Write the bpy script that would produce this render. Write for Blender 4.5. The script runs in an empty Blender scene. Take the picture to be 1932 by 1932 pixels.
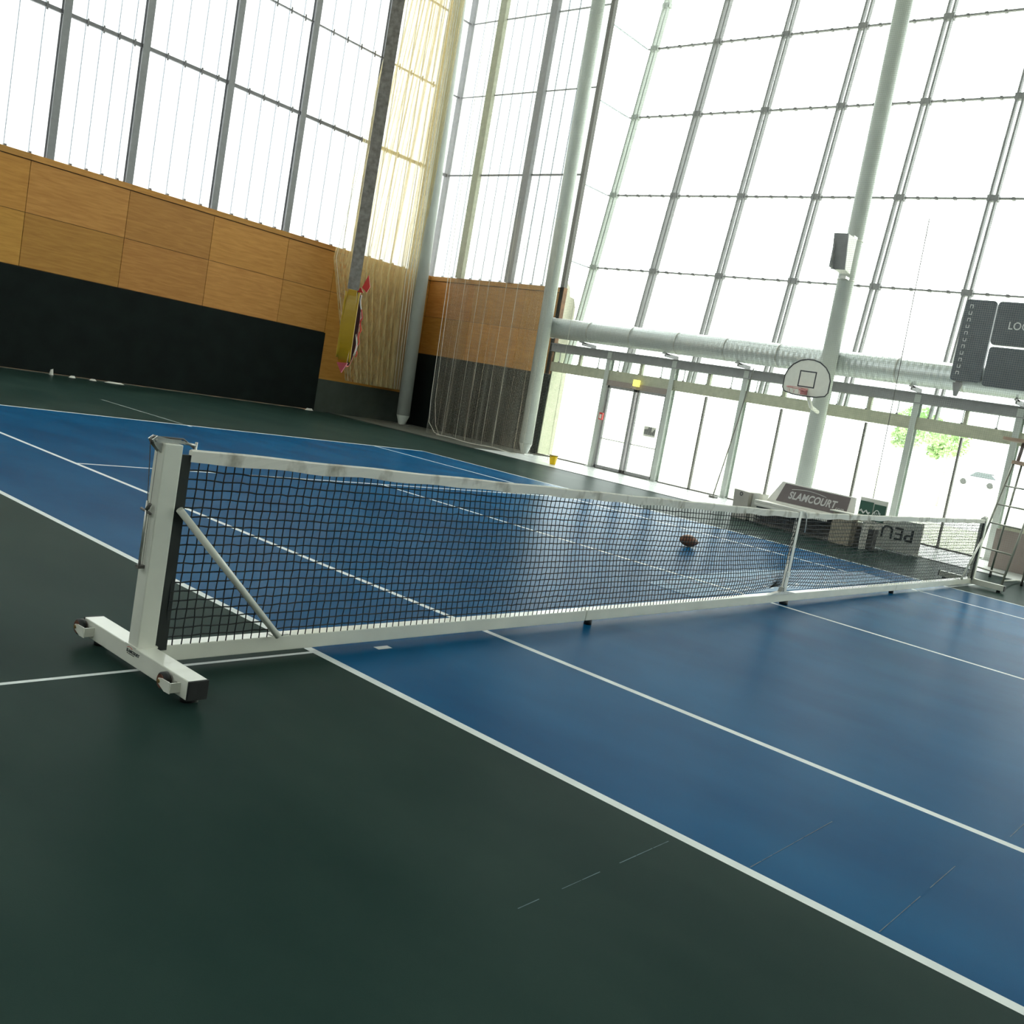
import bpy, bmesh, math, random
from mathutils import Vector, Matrix
random.seed(7)
S = bpy.context.scene
C = S.collection

# ------------------------------------------------------------------ camera
def rodrigues(r):
    t = math.sqrt(sum(c * c for c in r)); k = [c / t for c in r]
    K = Matrix(((0, -k[2], k[1]), (k[2], 0, -k[0]), (-k[1], k[0], 0)))
    return Matrix.Identity(3) + K * math.sin(t) + (K @ K) * (1 - math.cos(t))
R = rodrigues((1.624494, -0.630696, 0.832224))
F_PX, CX = 1764.378674, 1151.836557
CAM = Vector((-3.087105, -4.132646, 1.560079))
cam_d = bpy.data.cameras.new('camera'); cam = bpy.data.objects.new('camera', cam_d); C.objects.link(cam)
right, down, fwd = R[0], R[1], R[2]
M = Matrix((( right[0], -down[0], -fwd[0]), (right[1], -down[1], -fwd[1]), (right[2], -down[2], -fwd[2])))
cam.matrix_world = Matrix.Translation(CAM) @ M.to_4x4()
cam_d.sensor_width = 36; cam_d.lens = F_PX / 1932 * 36; cam_d.shift_x = -(CX - 966) / 1932
cam_d.clip_start = 0.05; cam_d.clip_end = 500
S.camera = cam

# ------------------------------------------------------------------ light
S.view_settings.view_transform = 'Standard'; S.view_settings.look = 'None'
S.view_settings.gamma = 1; S.view_settings.use_curve_mapping = False
S.view_settings.exposure = 0.28
w = bpy.data.worlds.new('overcast_sky'); S.world = w; w.use_nodes = True
bg = w.node_tree.nodes['Background']; bg.inputs[0].default_value = (0.97, 1.0, 0.985, 1); bg.inputs[1].default_value = 4.2
def portal(name, loc, direction, sx, sy, up='Y'):
    l = bpy.data.lights.new(name, 'AREA'); l.shape = 'RECTANGLE'; l.size = sx; l.size_y = sy
    l.cycles.is_portal = True
    o = bpy.data.objects.new(name, l); C.objects.link(o); o.location = loc
    o.rotation_euler = Vector(direction).to_track_quat('-Z', up).to_euler(); return o
sun_d = bpy.data.lights.new('sun', 'SUN'); sun_d.energy = 2.5; sun_d.angle = math.radians(12); sun_d.color = (1, .97, .9)
sun = bpy.data.objects.new('sun', sun_d); C.objects.link(sun)
sun.rotation_euler = Vector((-.62, -.45, -.75)).to_track_quat('-Z', 'Y').to_euler()

# ------------------------------------------------------------------ materials
def nt(name):
    m = bpy.data.materials.new(name); m.use_nodes = True
    return m, m.node_tree, m.node_tree.nodes['Principled BSDF']
def mat(name, col, rough=.5, metal=0, spec=.5, noise=0, nscale=8, bump=0, coat=0):
    m, t, b = nt(name)
    b.inputs['Base Color'].default_value = (*col, 1); b.inputs['Roughness'].default_value = rough
    b.inputs['Metallic'].default_value = metal; b.inputs['Specular IOR Level'].default_value = spec
    b.inputs['Coat Weight'].default_value = coat
    n = t.nodes.new('ShaderNodeTexNoise'); n.inputs['Scale'].default_value = nscale; n.inputs['Detail'].default_value = 5
    tc = t.nodes.new('ShaderNodeTexCoord'); t.links.new(tc.outputs['Object'], n.inputs['Vector'])
    mx = t.nodes.new('ShaderNodeMix'); mx.data_type = 'RGBA'
    a = noise
    mx.inputs['A'].default_value = (*[max(0, c * (1 - a)) for c in col], 1)
    mx.inputs['B'].default_value = (*[min(1, c * (1 + a)) for c in col], 1)
    rp = t.nodes.new('ShaderNodeMapRange'); rp.inputs[1].default_value = .3; rp.inputs[2].default_value = .7
    t.links.new(n.outputs[0], rp.inputs[0]); t.links.new(rp.outputs[0], mx.inputs['Factor'])
    t.links.new(mx.outputs['Result'], b.inputs['Base Color'])
    if bump:
        bp = t.nodes.new('ShaderNodeBump'); bp.inputs['Strength'].default_value = bump; bp.inputs['Distance'].default_value = .01
        t.links.new(n.outputs[0], bp.inputs['Height']); t.links.new(bp.outputs[0], b.inputs['Normal'])
    return m
def sheer(name, col, clear, trans=.5, streak=0):
    """woven sheet: part open holes (transparent), part diffusing thread"""
    m, t, b = nt(name); t.nodes.remove(b); out = t.nodes['Material Output']
    tr = t.nodes.new('ShaderNodeBsdfTransparent'); df = t.nodes.new('ShaderNodeBsdfDiffuse'); tl = t.nodes.new('ShaderNodeBsdfTranslucent')
    df.inputs[0].default_value = (*col, 1); tl.inputs[0].default_value = (*col, 1)
    a = t.nodes.new('ShaderNodeMixShader'); a.inputs[0].default_value = trans
    t.links.new(df.outputs[0], a.inputs[1]); t.links.new(tl.outputs[0], a.inputs[2])
    c = t.nodes.new('ShaderNodeMixShader'); c.inputs[0].default_value = 1 - clear
    t.links.new(tr.outputs[0], c.inputs[1]); t.links.new(a.outputs[0], c.inputs[2]); t.links.new(c.outputs[0], out.inputs[0])
    if streak:
        tc = t.nodes.new('ShaderNodeTexCoord'); mp = t.nodes.new('ShaderNodeMapping'); mp.inputs['Scale'].default_value = (9, 9, .12)
        n = t.nodes.new('ShaderNodeTexNoise'); n.inputs['Scale'].default_value = 2.5; n.inputs['Detail'].default_value = 6
        t.links.new(tc.outputs['Object'], mp.inputs[0]); t.links.new(mp.outputs[0], n.inputs[0])
        r = t.nodes.new('ShaderNodeMapRange'); r.inputs[1].default_value = .35; r.inputs[2].default_value = .65
        r.inputs[3].default_value = 1 - clear - streak; r.inputs[4].default_value = 1 - clear + streak
        t.links.new(n.outputs[0], r.inputs[0]); t.links.new(r.outputs[0], c.inputs[0])
    return m
def glassy(name, tint, refl=.06, diffuse=0):
    m, t, b = nt(name); t.nodes.remove(b); out = t.nodes['Material Output']
    tr = t.nodes.new('ShaderNodeBsdfTransparent'); tr.inputs[0].default_value = (*tint, 1)
    gl = t.nodes.new('ShaderNodeBsdfGlossy'); gl.inputs['Roughness'].default_value = .05
    fr = t.nodes.new('ShaderNodeLayerWeight'); fr.inputs[0].default_value = refl
    c = t.nodes.new('ShaderNodeMixShader'); t.links.new(fr.outputs['Fresnel'], c.inputs[0])
    t.links.new(tr.outputs[0], c.inputs[1]); t.links.new(gl.outputs[0], c.inputs[2])
    last = c
    if diffuse:
        tl = t.nodes.new('ShaderNodeBsdfTranslucent'); tl.inputs[0].default_value = (.95, .97, .96, 1)
        d = t.nodes.new('ShaderNodeMixShader'); d.inputs[0].default_value = diffuse
        t.links.new(c.outputs[0], d.inputs[1]); t.links.new(tl.outputs[0], d.inputs[2]); last = d
    t.links.new(last.outputs[0], out.inputs[0]); return m
def wood_mat():
    m, t, b = nt('birch_panel'); tc = t.nodes.new('ShaderNodeTexCoord')
    mp = t.nodes.new('ShaderNodeMapping'); mp.inputs['Scale'].default_value = (.6, .6, 5)
    n = t.nodes.new('ShaderNodeTexNoise'); n.inputs['Scale'].default_value = 3; n.inputs['Detail'].default_value = 8; n.inputs['Distortion'].default_value = .6
    t.links.new(tc.outputs['Object'], mp.inputs[0]); t.links.new(mp.outputs[0], n.inputs[0])
    cr = t.nodes.new('ShaderNodeValToRGB'); cr.color_ramp.elements[0].position = .3; cr.color_ramp.elements[1].position = .72
    cr.color_ramp.elements[0].color = (.47, .205, .042, 1); cr.color_ramp.elements[1].color = (.62, .30, .072, 1)
    t.links.new(n.outputs[0], cr.inputs[0])
    gi = t.nodes.new('ShaderNodeAttribute'); gi.attribute_name = 'tone'
    mx = t.nodes.new('ShaderNodeMix'); mx.data_type = 'RGBA'; mx.blend_type = 'MULTIPLY'; mx.inputs['Factor'].default_value = 1
    t.links.new(cr.outputs[0], mx.inputs['A']); t.links.new(gi.outputs['Color'], mx.inputs['B'])
    t.links.new(mx.outputs['Result'], b.inputs['Base Color']); b.inputs['Roughness'].default_value = .55
    b.inputs['Specular IOR Level'].default_value = .3
    return m
def court_mat(name, a, b_, rough, sc=1.2):
    m, t, b = nt(name); tc = t.nodes.new('ShaderNodeTexCoord')
    n = t.nodes.new('ShaderNodeTexNoise'); n.inputs['Scale'].default_value = sc; n.inputs['Detail'].default_value = 4
    mp = t.nodes.new('ShaderNodeMapping'); mp.inputs['Scale'].default_value = (1, .45, 1); mp.inputs['Rotation'].default_value = (0, 0, .5)
    t.links.new(tc.outputs['Object'], mp.inputs[0]); t.links.new(mp.outputs[0], n.inputs[0])
    n2 = t.nodes.new('ShaderNodeTexNoise'); n2.inputs['Scale'].default_value = 420; t.links.new(tc.outputs['Object'], n2.inputs[0])
    cr = t.nodes.new('ShaderNodeValToRGB'); cr.color_ramp.elements[0].position = .35; cr.color_ramp.elements[1].position = .7
    cr.color_ramp.elements[0].color = (*a, 1); cr.color_ramp.elements[1].color = (*b_, 1)
    t.links.new(n.outputs[0], cr.inputs[0]); t.links.new(cr.outputs[0], b.inputs['Base Color'])
    bp = t.nodes.new('ShaderNodeBump'); bp.inputs['Strength'].default_value = .25; bp.inputs['Distance'].default_value = .0015
    t.links.new(n2.outputs[0], bp.inputs['Height']); t.links.new(bp.outputs[0], b.inputs['Normal'])
    b.inputs['Roughness'].default_value = rough; b.inputs['Specular IOR Level'].default_value = .04; b.inputs['IOR'].default_value = 1.2
    return m
def duct_mat():
    m, t, b = nt('spiral_steel'); tc = t.nodes.new('ShaderNodeTexCoord')
    b.inputs['Base Color'].default_value = (.62, .66, .66, 1); b.inputs['Metallic'].default_value = .55; b.inputs['Roughness'].default_value = .38
    wv = t.nodes.new('ShaderNodeTexWave'); wv.bands_direction = 'Y'; wv.inputs['Scale'].default_value = 2.2
    t.links.new(tc.outputs['Object'], wv.inputs[0])
    bp = t.nodes.new('ShaderNodeBump'); bp.inputs['Strength'].default_value = .4; bp.inputs['Distance'].default_value = .02
    t.links.new(wv.outputs[0], bp.inputs['Height']); t.links.new(bp.outputs[0], b.inputs['Normal'])
    return m
def band_mat():
    m, t, b = nt('net_tape'); tc = t.nodes.new('ShaderNodeTexCoord')
    n = t.nodes.new('ShaderNodeTexNoise'); n.inputs['Scale'].default_value = 9; n.inputs['Detail'].default_value = 6
    mp = t.nodes.new('ShaderNodeMapping'); mp.inputs['Scale'].default_value = (1, 1, .5)
    t.links.new(tc.outputs['Object'], mp.inputs[0]); t.links.new(mp.outputs[0], n.inputs[0])
    cr = t.nodes.new('ShaderNodeValToRGB'); cr.color_ramp.elements[0].position = .28; cr.color_ramp.elements[1].position = .46
    cr.color_ramp.elements[0].color = (.3, .27, .21, 1); cr.color_ramp.elements[1].color = (.72, .7, .64, 1)
    t.links.new(n.outputs[0], cr.inputs[0]); t.links.new(cr.outputs[0], b.inputs['Base Color']); b.inputs['Roughness'].default_value = .85
    return m

BLUE = court_mat('blue_acrylic', (.0015, .064, .165), (.006, .092, .215), .24)
GREEN = court_mat('green_acrylic', (.015, .033, .029), (.028, .050, .043), .34)
LINE = mat('line_paint', (.65, .68, .67), .6, noise=.08, nscale=6)
FAINT = mat('worn_line', (.16, .2, .19), .7, noise=.2)
SCUFF = mat('scuff', (.07, .12, .15), .7, noise=.4, nscale=20)
DECAL = mat('blue_decal', (.012, .06, .15), .5, noise=.2)
DECAL2 = mat('pale_decal', (.02, .13, .26), .5, noise=.2)
CORNERF = mat('shaded_walkway', (.10, .105, .09), .6, noise=.2, nscale=2)  # walkway corner gets less light; that shade is put into a darker grey
CONC = mat('pale_concrete', (.82, .84, .84), .28, noise=.05, nscale=1.5)
EDGE = mat('edge_shadow', (.012, .014, .014), .8)
WHITE = mat('white_enamel', (.71, .71, .63), .3, noise=.06, nscale=5, coat=.2)
BLACK = mat('black_rubber', (.012, .013, .013), .6)
NETBLK = mat('black_cord', (.006, .01, .012), .7)
TAPEB = mat('black_tape', (.014, .018, .016), .75, noise=.3)
ZINC = mat('zinc_steel', (.5, .5, .47), .35, metal=.8, noise=.15, nscale=30)
RUST = mat('brown_hub', (.12, .04, .022), .6, noise=.3, nscale=40)
BRASS = mat('brass_axle', (.3, .19, .07), .4, metal=.6)
BAND = band_mat()
WOOD = wood_mat()
SEAM = mat('panel_gap', (.09, .05, .02), .8)
BLKWALL = mat('black_drape', (.006, .010, .009), .85, noise=.3, nscale=2, spec=.2)
DADO = mat('grey_green_dado', (.05, .062, .052), .7, noise=.15, nscale=3)
GREYST = mat('grey_paint_steel', (.27, .265, .275), .5, noise=.08)
GREEN_ST = mat('olive_grey_beam', (.46, .46, .34), .5, noise=.1)
LIGHTST = mat('light_grey_column', (.50, .53, .50), .45, noise=.06, nscale=2)
DKST = mat('dark_bronze_profile', (.13, .12, .11), .5)
THIN = mat('pale_joint', (.50, .54, .62), .5)
TRANS = mat('thin_transom', (.20, .19, .20), .5)
CREAM = mat('cream_board', (.72, .68, .56), .6, noise=.04)
BROWN = mat('brown_edge', (.22, .10, .04), .6, noise=.3)
PANE = glassy('clear_pane', (.93, .96, .94))
CHANNEL = glassy('frosted_channel_glass', (.58, .60, .60), .05, .35)
DUCT = duct_mat()
CORD = mat('net_cord', (.30, .30, .27), .8)
CORD2 = mat('white_cord', (.72, .7, .62), .7)
YSHEER = sheer('cream_netting', (.80, .68, .40), .60, .35, .14)
WSHEER = sheer('white_netting', (.62, .52, .40), .90, .3, .06)
STRAPM = mat('grey_webbing', (.30, .265, .235), .85, noise=.3, nscale=25)
YEL = mat('yellow_vinyl', (.46, .27, .002), .4, noise=.12, nscale=6)
RED = mat('red_vinyl', (.70, .03, .02), .4, noise=.15)
RIMC = mat('faded_red_steel', (.62, .26, .25), .5, noise=.1)
PINK = mat('pink_vinyl', (.62, .10, .11), .4, noise=.15)
DKRED = mat('dark_lining', (.05, .012, .008), .8)
BOARD = mat('backboard_white', (.90, .88, .78), .5, noise=.03)
DARK = mat('dark_grey_plastic', (.05, .052, .056), .45)
SIGN = mat('scoreboard_face', (.085, .10, .12), .4, noise=.1)
TAUPE = mat('taupe_panel', (.15, .12, .12), .6, noise=.06)
GREYPL = mat('grey_plastic', (.50, .47, .42), .5, noise=.05)
WPL = mat('white_plastic', (.76, .74, .68), .4, noise=.03)
DGREEN = mat('dark_green_panel', (.03, .10, .07), .5)
BEIGE = mat('beige_slats', (.50, .44, .34), .6)
GRAYBAN = mat('grey_banner', (.72, .73, .70), .6, noise=.06)
INK = mat('dark_ink', (.03, .035, .04), .6)
WINK = mat('white_ink', (.75, .76, .76), .6)
GINK = mat('light_grey_ink', (.58, .56, .55), .6)
YEMIT, t_, b_ = nt('exit_light'); b_.inputs['Base Color'].default_value = (.8, .75, .2, 1)
b_.inputs['Emission Color'].default_value = (1, .9, .15, 1); b_.inputs['Emission Strength'].default_value = 1.1
BUCK = mat('yellow_plastic', (.85, .55, .0), .4)
LEATH = mat('brown_leather', (.20, .075, .035), .5, noise=.3, nscale=25, bump=.3)
CEIL = mat('ceiling_deck', (.6, .6, .57), .8, noise=.05)
WALLG = mat('painted_wall', (.45, .45, .42), .8, noise=.05)
GRASS = mat('pale_dry_grass', (.62, .66, .50), .9, noise=.12, nscale=.12)
ASPH = mat('pale_path', (.72, .72, .70), .9, noise=.05, nscale=.4)
LEAF = mat('leaf_green', (.44, .60, .30), .7, noise=.4, nscale=2)
BARK = mat('pale_bark', (.6, .58, .52), .9)
CARW = mat('car_white', (.75, .75, .76), .3, coat=.5)
CARG = mat('car_glass', (.12, .14, .15), .15)
TIRE = mat('tyre', (.10, .10, .10), .8)
TAN = mat('tan_wood', (.50, .34, .24), .6, noise=.08)
MAUVE = mat('mauve_board', (.30, .24, .22), .6)
GREYTUBE = mat('grey_tube', (.36, .36, .31), .4, metal=.3)

# ------------------------------------------------------------------ helpers
ORG = {}
class MB:
    def __init__(s): s.bm = bmesh.new(); s.mi = 0
    def face(s, pts, mi=None):
        f = s.bm.faces.new([s.bm.verts.new(p) for p in pts]); f.material_index = s.mi if mi is None else mi; return f
    def hexa(s, v, mi=None):
        vs = [s.bm.verts.new(p) for p in v]
        for q in ((0,3,2,1),(4,5,6,7),(0,1,5,4),(1,2,6,5),(2,3,7,6),(3,0,4,7)):
            f = s.bm.faces.new([vs[i] for i in q]); f.material_index = s.mi if mi is None else mi
        return s
    def box(s, x0, x1, y0, y1, z0, z1, mi=None):
        return s.hexa([(x0,y0,z0),(x1,y0,z0),(x1,y1,z0),(x0,y1,z0),(x0,y0,z1),(x1,y0,z1),(x1,y1,z1),(x0,y1,z1)], mi)
    def bar(s, a, b, w, d, up=(0,0,1), mi=None):
        """rectangular bar from a to b, w across, d deep"""
        a, b = Vector(a), Vector(b); t = (b - a).normalized(); u = Vector(up)
        sx = t.cross(u)
        if sx.length < 1e-4: sx = t.cross(Vector((0, 1, 0)))
        sx.normalize(); sy = sx.cross(t).normalized(); sx *= w / 2; sy *= d / 2
        return s.hexa([a-sx-sy, a+sx-sy, a+sx+sy, a-sx+sy, b-sx-sy, b+sx-sy, b+sx+sy, b-sx+sy], mi)
    def tube(s, pts, r, n=8, closed=False, mi=None, cap=True):
        pts = [Vector(p) for p in pts]; rr = r if isinstance(r, (list, tuple)) else [r] * len(pts)
        rings = []; N = len(pts); prev = None
        for i, p in enumerate(pts):
            a = pts[(i - 1) % N] if (closed or i > 0) else p; b = pts[(i + 1) % N] if (closed or i < N - 1) else p
            t = (b - a).normalized()
            if prev is None:
                u = Vector((0, 0, 1)) if abs(t.z) < .9 else Vector((0, 1, 0))
                sx = t.cross(u).normalized()
            else:
                sx = prev - t * prev.dot(t)
                sx = sx.normalized() if sx.length > 1e-6 else t.cross(Vector((0, 0, 1))).normalized()
            prev = sx; sy = sx.cross(t)
            rings.append([s.bm.verts.new(p + (sx * math.cos(k * 2 * math.pi / n) + sy * math.sin(k * 2 * math.pi / n)) * rr[i]) for k in range(n)])
        m = s.mi if mi is None else mi
        for i in range(N if closed else N - 1):
            A, B = rings[i], rings[(i + 1) % N]
            for k in range(n):
                f = s.bm.faces.new((A[k], A[(k + 1) % n], B[(k + 1) % n], B[k])); f.material_index = m; f.smooth = n > 5
        if cap and not closed:
            for rg, rev in ((rings[0], 1), (rings[-1], 0)):
                f = s.bm.faces.new(rg[::-1] if rev else rg); f.material_index = m
        return s
    def prism(s, poly, ax, a, b, mi=None):
        """poly: 2D outline in the plane normal to ax ('x': (y,z), 'y': (x,z), 'z': (x,y))"""
        def P(q, h): return {'x': (h, q[0], q[1]), 'y': (q[0], h, q[1]), 'z': (q[0], q[1], h)}[ax]
        A = [s.bm.verts.new(P(q, a)) for q in poly]; B = [s.bm.verts.new(P(q, b)) for q in poly]; n = len(poly)
        m = s.mi if mi is None else mi
        fs = [s.bm.faces.new(A[::-1]), s.bm.faces.new(B)]
        for i in range(n): fs.append(s.bm.faces.new((A[i], A[(i + 1) % n], B[(i + 1) % n], B[i])))
        for f in fs: f.material_index = m
        return s
    def build(s, name, mats, parent=None, bevel=0, smooth=False, keep=False):
        bmesh.ops.recalc_face_normals(s.bm, faces=s.bm.faces[:]) if not keep else None
        if not isinstance(mats, (list, tuple)): mats = [mats]
        if parent is not None: o0 = ORG[parent.name]
        else:
            xs = [v.co.x for v in s.bm.verts]; ys = [v.co.y for v in s.bm.verts]; zs = [v.co.z for v in s.bm.verts]
            o0 = Vector(((min(xs) + max(xs)) / 2, (min(ys) + max(ys)) / 2, min(zs)))
        bmesh.ops.translate(s.bm, verts=s.bm.verts[:], vec=-o0)
        me = bpy.data.meshes.new(name); s.bm.to_mesh(me); s.bm.free()
        for m in mats: me.materials.append(m)
        if smooth:
            for p in me.polygons: p.use_smooth = True
        o = bpy.data.objects.new(name, me); C.objects.link(o)
        if parent is not None: o.parent = parent
        else: o.location = o0
        ORG[o.name] = o0
        if bevel:
            bv = o.modifiers.new('bevel', 'BEVEL'); bv.width = bevel; bv.segments = 2; bv.limit_method = 'ANGLE'
        return o
def thing(name, label, cat, loc, group=None):
    o = bpy.data.objects.new(name, None); C.objects.link(o); o.location = loc; o.empty_display_size = .1
    o['label'] = label; o['category'] = cat
    if group: o['group'] = group
    ORG[o.name] = Vector(loc); return o
def tag(o, label, cat, group=None):
    o['label'] = label; o['category'] = cat
    if group: o['group'] = group
    return o
def struct(o, label=None):
    o['kind'] = 'structure'
    if label: o['label'] = label
    return o
def sroot(name, loc, label=None):
    o = bpy.data.objects.new(name, None); C.objects.link(o); o.location = loc; ORG[o.name] = Vector(loc)
    return struct(o, label)
def text_obj(name, txt, origin, xdir, ydir, size, m, parent=None, ext=.002, bold=0, shear=0, sx=1):
    cu = bpy.data.curves.new(name, 'FONT'); cu.body = txt; cu.size = size; cu.extrude = ext; cu.offset = bold; cu.shear = shear
    cu.space_character = 1.05
    tmp = bpy.data.objects.new('tmp', cu); C.objects.link(tmp)
    dg = bpy.context.evaluated_depsgraph_get(); me = bpy.data.meshes.new_from_object(tmp.evaluated_get(dg))
    bpy.data.objects.remove(tmp); bpy.data.curves.remove(cu)
    X = Vector(xdir).normalized(); Y = Vector(ydir).normalized(); Z = X.cross(Y)
    o0 = ORG[parent.name] if parent is not None else Vector(origin)
    for v in me.vertices:
        v.co = Vector(origin) + X * v.co.x * sx + Y * v.co.y + Z * v.co.z - o0
    me.materials.clear(); me.materials.append(m); me.name = name
    o = bpy.data.objects.new(name, me); C.objects.link(o)
    if parent is not None: o.parent = parent
    else: o.location = o0
    ORG[o.name] = o0; return o
def arc_pts(cx, cy, r, a0, a1, n):
    return [(cx + r * math.cos(math.radians(a0 + (a1 - a0) * i / n)), cy + r * math.sin(math.radians(a0 + (a1 - a0) * i / n))) for i in range(n + 1)]
def rrect(x0, x1, y0, y1, r, n=4):
    return (arc_pts(x1 - r, y0 + r, r, -90, 0, n) + arc_pts(x1 - r, y1 - r, r, 0, 90, n) + arc_pts(x0 + r, y1 - r, r, 90, 180, n) + arc_pts(x0 + r, y0 + r, r, 180, 270, n))

YB = 20.9           # back wall
XS = 18.0           # side wall / foot of the leaning facade
XE = 14.6           # edge of the playing surface
LEAN = .142
def fx(z): return XS + .02 + LEAN * z

# ------------------------------------------------------------------ floor
def court_floor():
    b = MB()
    BL, GR, LN, FT, SC = 0, 1, 2, 3, 4
    xs = sorted({-13, -2.5, 0, .05, 1.37, 1.42, 5.46, 5.51, 9.55, 9.6, 10.92, 10.97, 12.6, XE})
    ys = sorted({-20, -11.885, -11.805, -6.4, -6.35, -.014, .014, 6.35, 6.4, 11.685, 11.8, 11.805, 11.885, 15.2, YB, 12.0})
    def kind(x, y):
        inx = 0 < x < 10.97; iny = abs(y) < 11.885
        if inx and iny:
            if x < .05 or x > 10.92 or 1.37 < x < 1.42 or 9.55 < x < 9.6: return LN
            if abs(y) > 11.805: return LN
            if 6.35 < abs(y) < 6.4 and 1.37 < x < 9.6: return LN
            if 5.46 < x < 5.51 and (abs(y) < 6.4 or 11.685 < abs(y)): return LN
            return BL
        if abs(y) < .014 and (-2.5 < x < 0 or 10.97 < x < 12.6): return LN
        if 5.46 < x < 5.51 and 12.0 < y < 15.2: return FT
        return GR
    V = {}
    for i, x in enumerate(xs):
        for j, y in enumerate(ys): V[i, j] = b.bm.verts.new((x, y, 0))
    for i in range(len(xs) - 1):
        for j in range(len(ys) - 1):
            f = b.bm.faces.new((V[i, j], V[i+1, j], V[i+1, j+1], V[i, j+1]))
            f.material_index = kind((xs[i] + xs[i+1]) / 2, (ys[j] + ys[j+1]) / 2)
    z = .0012
    b.face([(.40, -.07, z), (.50, -.07, z), (.50, -.02, z), (.40, -.02, z)], LN)
    for x0, x1, y in ((-.9, -.05, -2.425), (.06, .8, -2.725), (.06, .9, -3.235), (1.5, 2.1, -3.30), (.5, .95, -3.75), (-.3, -.02, -3.76)):
        for k in range(8):
            if random.random() < .08: continue
            a = x0 + (x1 - x0) * k / 8; c = a + (x1 - x0) / 8 * random.uniform(.93, 1)
            h = random.uniform(.001, .002)
            b.face([(a, y - h, z), (c, y - h, z), (c, y + h, z), (a, y + h, z)], SC)
    b.box(XE, XE + .15, -20, YB, -.03, .004, 5)  # shadow along the mat edge, painted as a black strip
    b.face([(-13, -20, -.04), (XE, -20, -.04), (XE, -20, 0), (-13, -20, 0)], 1)
    return struct(b.build('floor', [BLUE, GREEN, LINE, FAINT, SCUFF, EDGE], keep=True), 'blue court with white lines on green surround')
fl = court_floor()
b = MB(); b.box(XE + .15, XS + .06, 14.3, YB + .06, -.06, -.004)
struct(b.build('floor_corner', CORNERF), 'walkway floor in the corner by the columns, coloured darker for its shade')
b = MB(); b.box(XE + .15, XS + .1, -20, 14.3, -.06, -.005)
struct(b.build('floor_walkway', CONC), 'bright pale walkway along the glass front')
# printed logo on the court behind the net
lg = MB(); lg.prism([(4.55, .42), (9.9, .42), (9.9, .98)] + [(9.9 - 5.35 * k / 14, .98 + .30 * math.sin(math.pi * k / 14)) for k in range(1, 14)] + [(4.55, .98)], 'z', .0015, .0022)
lgo = tag(lg.build('court_logo', DECAL2), 'pale blue painted logo on the court floor behind the net strap', 'floor logo')
text_obj('logo_lettering', 'SLAMCOURT', (4.7, .74, .003), (1, 0, 0), (0, 1, 0), .42, DECAL, lgo, .0005, 0, .2, 2.15)
clb = MB(); clb.box(5.46, 5.51, .42, 1.12, .0036, .0042); clb.build('centre_line', LINE, lgo)
for k in range(16):
    if k in (4, 10): continue
    x = 5.3 + k * .2; mk = MB()
    mk.box(x, x + .09, .52, .54, .003, .004); mk.box(x, x + .02, .52, .63, .003, .004)
    if k % 2: mk.box(x, x + .09, .61, .63, .003, .004)
    mk.build('painted_letter', WINK, lgo)

# ------------------------------------------------------------------ back wall
def panel_wall(name, along, fixed, a0, seams, a1, zlo, zhi, zmid, sgn, depth=.12):
    """wall of wood boards; along 'x' (plane y=fixed) or 'y' (plane x=fixed)"""
    b = MB()
    def bx(p, q, d0, d1, z0, z1, mi):
        if along == 'x': b.box(p, q, min(fixed + d0, fixed + d1), max(fixed + d0, fixed + d1), z0, z1, mi)
        else: b.box(min(fixed + d0, fixed + d1), max(fixed + d0, fixed + d1), p, q, z0, z1, mi)
    bx(a0, a1 + .12, .03 * sgn, depth * sgn, -.06, zhi, 1)
    e = [a0] + seams + [a1]; tones = []
    for i in range(len(e) - 1):
        for (z0, z1) in ((zlo(e[i]), zmid - .006), (zmid + .006, zhi - .16)):
            bx(e[i] + .006, e[i+1] - .006, 0, .03 * sgn, z0, z1, 0)
        bx(e[i], e[i+1], -.03 * sgn, .03 * sgn, zhi - .14, zhi, 0)
    nf = len(b.bm.faces)
    o = b.build(name, [WOOD, SEAM])
    me = o.data; at = me.color_attributes.new('tone', 'FLOAT_COLOR', 'CORNER')
    rnd = random.Random(3)
    cols = {}
    for p in me.polygons:
        k = p.index // 6
        if k not in cols:
            r = rnd.uniform(.82, 1.05); g = rnd.uniform(.93, 1.05)
            cols[k] = (r, r * g, r * rnd.uniform(.8, 1.0), 1)
        for li in p.loop_indices: at.data[li].color = cols[k]
    return o
wb = panel_wall('wall_back', 'x', YB, -13, [-10.1, -7.83, -5.56, -3.29, -1.02, 1.25, 3.52, 5.79, 8.06, 10.31, 12.6, 14.24, 16.3], XS, lambda a: 2.42 if a < 14.2 else 1.0, 5.0, 3.66, 1)
struct(wb, 'wooden panel wall behind the baseline')
b = MB(); b.box(-13, 14.24, YB - .06, YB + .0, .03, 2.40)
struct(b.build('trim_black_wall_pad', BLKWALL), 'black panel covering the lower back wall')
b = MB(); b.box(14.26, XS, YB - .03, YB + .028, -.01, 1.0)
struct(b.build('baseboard_back', DADO), 'grey green dado in the corner')
ws = panel_wall('wall_side', 'y', XS, 14.95, [16.45, 18.7], YB, lambda a: 2.42, 5.0, 3.66, 1)
struct(ws, 'short wooden panel wall beside the glass front')
b = MB(); b.box(XS - .05, XS + .02, 14.95, YB - .035, -.01, 2.40)
struct(b.build('baseboard_side', BLKWALL), 'black lower part of the short side wall')

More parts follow.
